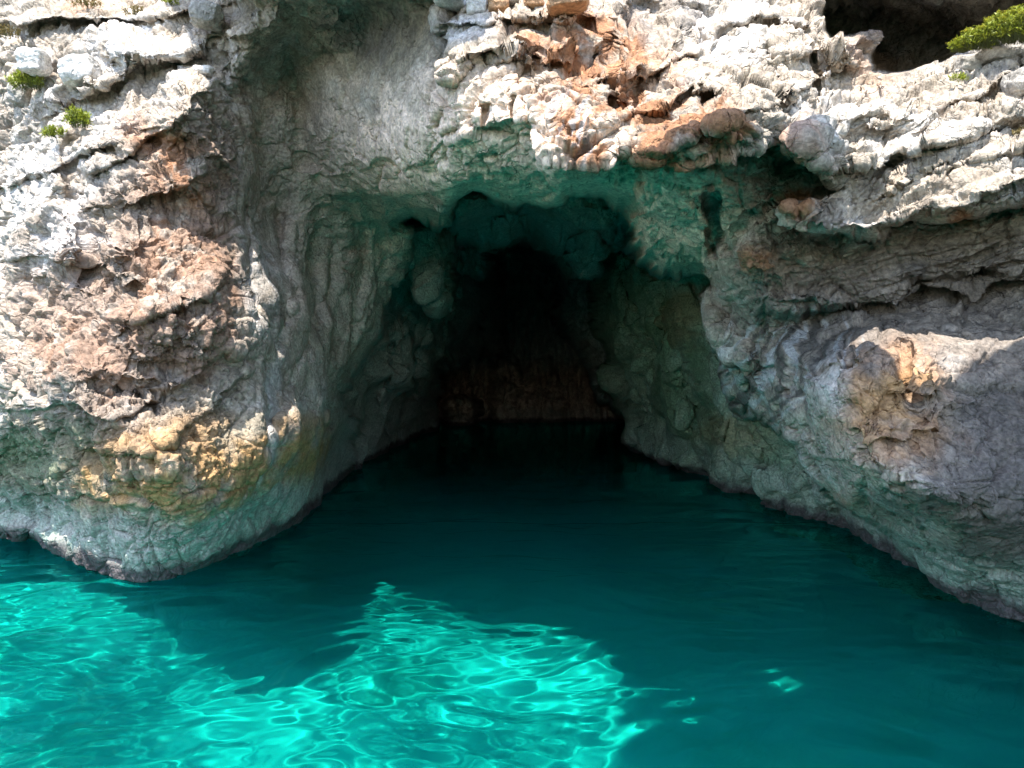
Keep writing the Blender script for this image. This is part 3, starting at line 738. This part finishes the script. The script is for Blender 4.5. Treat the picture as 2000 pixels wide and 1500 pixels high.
# ------------------------------------------------------------------ loose stones on the ledges
M_PALE = rock_material('pale_limestone', (.62, .60, .57), .8)
M_GREY = rock_material('grey_limestone', (.36, .34, .31), .8)
M_RUST = rock_material('rust_stained_rock', (.42, .26, .15), .8)


def on_rock(u, v):
    i = int(np.argmin(abs(vs - v))); j = int(np.argmin(abs(us - u)))
    return Vector([float(t) for t in P2[i, j]])


def describe(o, label, cat, group=None):
    o['label'] = label; o['category'] = cat
    if group:
        o['group'] = group
    return o


STONES = 'loose stones on the ledges'


def boulder(u, v, wpx, hpx, mat, label, seed, sink=.25, ang=0.0, n=5):
    p = on_rock(u, v)
    D_ = p.y
    rx, rz = wpx / F * D_, hpx / F * D_
    ry = (rx + rz) / 2
    bm = bmesh.new()
    bmesh.ops.create_icosphere(bm, subdivisions=n, radius=1)
    co = np.array([w.co for w in bm.verts], np.float32)
    x, y, z = co.T
    a, e, _ = cells(x * 1.1 + seed, y * 1.1, z * 1.1, seed, .5)
    d = 1 + .16 * a + .18 * perlin(x * 1.1 + seed * 3, y * 1.1, z * 1.1, seed) + .05 * fbm(x * 3.5, y * 3.5, z * 3.5, 3, seed) + .018 * fbm(x * 12, y * 12, z * 12, 3, seed)
    mx = np.maximum(np.abs(co).max(1), .6)
    co = co / mx[:, None] ** .55 * d[:, None] * np.array([rx, ry, rz])
    c, s_ = math.cos(ang), math.sin(ang)
    co = np.stack([co[:, 0] * c + co[:, 2] * s_, co[:, 1], -co[:, 0] * s_ + co[:, 2] * c], -1)
    for w, q_ in zip(bm.verts, co):
        w.co = q_
    me = bpy.data.meshes.new('boulder'); bm.to_mesh(me); bm.free()
    me.polygons.foreach_set('use_smooth', [True] * len(me.polygons))
    me.materials.append(mat)
    o = bpy.data.objects.new('boulder', me); COL.objects.link(o)
    o.location = p + Vector((0, -ry * (.9 - 2 * sink), 0))
    return describe(o, label, 'rock', STONES)


boulder(72, 125, 27, 24, M_PALE, 'rounded white stone just above the leftmost green tuft', 1)
boulder(160, 140, 36, 27, M_PALE, 'large angular white block with a shaded tan underside, left ledge', 2, ang=-.25)
boulder(100, 168, 11, 10, M_PALE, 'small pale pebble right beside the leftmost green tuft', 3)
boulder(28, 178, 20, 22, M_GREY, 'grey stone with a dark side just below the leftmost green tuft', 4, ang=.4)
boulder(400, 131, 20, 10, M_PALE, 'flat pinkish stone lying at the edge of the dark recess, top left', 5)
boulder(402, 34, 30, 22, M_GREY, 'brown grey boulder jutting at the upper corner of the dark recess', 6, ang=.2)
boulder(886, 12, 32, 23, M_PALE, 'big smooth white boulder on top of the brow, left end of the row', 7)
boulder(934, 24, 22, 19, M_PALE, 'white and brown stone touching the big white boulder on the brow', 8)
boulder(975, 18, 20, 17, M_RUST, 'orange crusted stone on the brow beside the white and brown stone', 9)
boulder(1042, 12, 20, 15, M_RUST, 'small rusty stone between the grey and the long brown boulder on the brow', 10)
boulder(1008, 6, 16, 14, M_GREY, 'small grey stone with white top on the brow near the frame edge', 11)
boulder(1106, 20, 42, 20, M_RUST, 'long brown boulder at the right end of the row on the brow', 12, ang=-.12)
boulder(1945, 112, 52, 20, M_GREY, 'flat grey slab directly under the big yellow green bush', 13, ang=-.1)
boulder(1888, 128, 22, 17, M_GREY, 'cracked pale grey stone below the left tip of the big bush', 14)
boulder(1988, 172, 26, 26, M_GREY, 'round grey brown boulder at the right frame edge', 15)

# ------------------------------------------------------------------ samphire and dry tufts
def leaf_material(name, colr):
    m, nt, b = mat_new(name)
    L = nt.links.new
    tc = nd(nt, 'ShaderNodeTexCoord'); nn = nd(nt, 'ShaderNodeTexNoise', Scale=60.0, Detail=2.0); L(tc.outputs['Object'], nn.inputs['Vector'])
    r = nd(nt, 'ShaderNodeValToRGB'); L(nn.outputs[0], r.inputs[0])
    r.color_ramp.elements[0].position = .35; r.color_ramp.elements[1].position = .65
    r.color_ramp.elements[0].color = (*[c * .55 for c in colr], 1); r.color_ramp.elements[1].color = (*colr, 1)
    L(r.outputs[0], b.inputs['Base Color']); b.inputs['Roughness'].default_value = .5
    tr = nd(nt, 'ShaderNodeBsdfTranslucent'); L(r.outputs[0], tr.inputs[0])
    mxs = nd(nt, 'ShaderNodeMixShader'); mxs.inputs[0].default_value = .3
    L(b.outputs[0], mxs.inputs[1]); L(tr.outputs[0], mxs.inputs[2])
    L(mxs.outputs[0], nt.nodes['Material Output'].inputs[0])
    return m


M_LEAF = leaf_material('fresh_leaf', (.36, .42, .04))
M_DRY = leaf_material('dry_leaf', (.26, .20, .07))
M_FLOWER = leaf_material('yellow_umbel', (.50, .48, .06))
M_STEM = leaf_material('stem', (.16, .19, .06))


def tuft(spots, label, name='samphire_plant', size=.03, mat=None, seed=0, flowers=0, density=1.0):
    """spots: (u, v, half width px, half height px, count) on the rock"""
    R = np.random.RandomState(seed)
    root = bpy.data.objects.new(name, None); COL.objects.link(root)
    base = on_rock(spots[0][0], spots[0][1] + spots[0][3] * .6)
    if len(spots[0]) > 5:
        base.y = spots[0][5]
    root.location = base
    LV, LF, SV, SF, FV, FF = [], [], [], [], [], []
    bz = np.array(base)
    for (u, v, ru, rv, n, *dd) in spots:
        D_ = dd[0] if dd else on_rock(u, v + rv * .4).y - .1
        c = np.array([(u - CU) / F * D_, D_, EYE - (v + rv * .4 - CV) / F * D_])
        rx, rz = ru / F * D_, rv / F * D_
        shoots = max(4, int(n / 7))
        for k in range(shoots):
            a = R.uniform(0, 6.28); r_ = math.sqrt(R.rand())
            foot = c + np.array([math.cos(a) * r_ * rx * .8, math.sin(a) * r_ * rx * .35 - .02, -rz * .4])
            tip = foot + np.array([math.cos(a) * r_ * rx * .35, -.25 * rz - .3 * rx * R.rand(), rz * (1.0 + .6 * R.rand()) * math.sqrt(max(0, 1 - .8 * r_ * r_ * abs(math.cos(a))))])
            # stem: a thin three sided tube
            d = (tip - foot); t_ = size * .05
            o_ = len(SV)
            for e_, rr in ((foot, t_), (tip, t_ * .5)):
                for q_ in range(3):
                    SV.append(e_ + rr * np.array([math.cos(q_ * 2.09), math.sin(q_ * 2.09), 0]) - bz)
            for q_ in range(3):
                SF.append((o_ + q_, o_ + (q_ + 1) % 3, o_ + 3 + (q_ + 1) % 3, o_ + 3 + q_))
            for m_ in range(int(7 * density) + 2):
                p_ = foot + d * R.uniform(.25, 1.05)
                dr = R.normal(size=3) + np.array([0, -.3, .9]); dr /= np.linalg.norm(dr)
                sd_ = np.cross(dr, R.normal(size=3)); sd_ /= np.linalg.norm(sd_) + 1e-6
                ln = size * R.uniform(.6, 1.3); wd = ln * .14
                o_ = len(LV)
                up = np.cross(dr, sd_) * wd * .4
                LV += [p_ - bz, p_ + dr * ln * .5 + sd_ * wd + up - bz, p_ + dr * ln - bz, p_ + dr * ln * .5 - sd_ * wd + up - bz]
                LF.append((o_, o_ + 1, o_ + 2, o_ + 3))
            if flowers and R.rand() < flowers:
                for m_ in range(14):
                    p_ = tip + np.array([R.normal() * size * .35, R.normal() * size * .35, size * .5 + R.rand() * size * .15]); s2 = size * .13
                    o_ = len(FV)
                    a2 = R.uniform(0, 3.14); ax = np.array([math.cos(a2), math.sin(a2), R.normal() * .3]) * s2; ay = np.array([-math.sin(a2), math.cos(a2), R.normal() * .3]) * s2
                    FV += [p_ - ax - bz, p_ - ay - bz, p_ + ax - bz, p_ + ay - bz]
                    FF.append((o_, o_ + 1, o_ + 2, o_ + 3))
    link_mesh('stem', np.array(SV), np.array(SF), M_STEM, root)
    link_mesh('foliage', np.array(LV), np.array(LF), mat or M_LEAF, root, shade=False)
    if FV:
        link_mesh('flower_head', np.array(FV), np.array(FF), M_FLOWER, root, shade=False)
    return describe(root, label, 'plant', 'plants rooted in cracks of the cliff')


tuft([(58, 158, 32, 22, 900)], 'largest bright green tuft among white rocks at far left', seed=1, size=.045)
tuft([(158, 232, 24, 22, 650)], 'upright green tuft below the large angular white block', seed=2, size=.045)
tuft([(110, 260, 22, 12, 400)], 'low flat green tuft below and left of the upright tuft', seed=3, size=.04)
tuft([(266, 24, 20, 9, 200)], 'dry brownish green tuft behind the broad white boulder top', 'dry_tuft', seed=4, size=.04, mat=M_DRY)
tuft([(336, 4, 15, 9, 150)], 'small green tuft cut by the top frame edge, upper left', seed=5, size=.04)
tuft([(1872, 92, 22, 14, 500, 6.6), (1905, 78, 34, 24, 1200, 6.55), (1945, 62, 38, 32, 1700, 6.5), (1985, 52, 40, 40, 1900, 6.45), (2025, 45, 40, 44, 1300, 6.4)], 'big yellow green bush with yellow flower heads in the top right corner', 'samphire_bush', seed=6, size=.036, flowers=.22)
tuft([(24, 66, 24, 12, 300)], 'straw coloured dry grass at the left frame edge', 'dry_tuft', seed=9, size=.04, mat=M_DRY)
tuft([(172, 8, 30, 10, 300)], 'rusty dry grass at the top frame edge above the white boulder', 'dry_tuft', seed=10, size=.04, mat=M_DRY)
tuft([(1868, 154, 16, 8, 160)], 'thin green tuft on pale rock just below the big bush', seed=7, size=.03)
tuft([(1988, 262, 14, 9, 160)], 'olive tuft at the right frame edge on tilted rock beds', 'dry_tuft', seed=8, size=.028, mat=M_DRY)
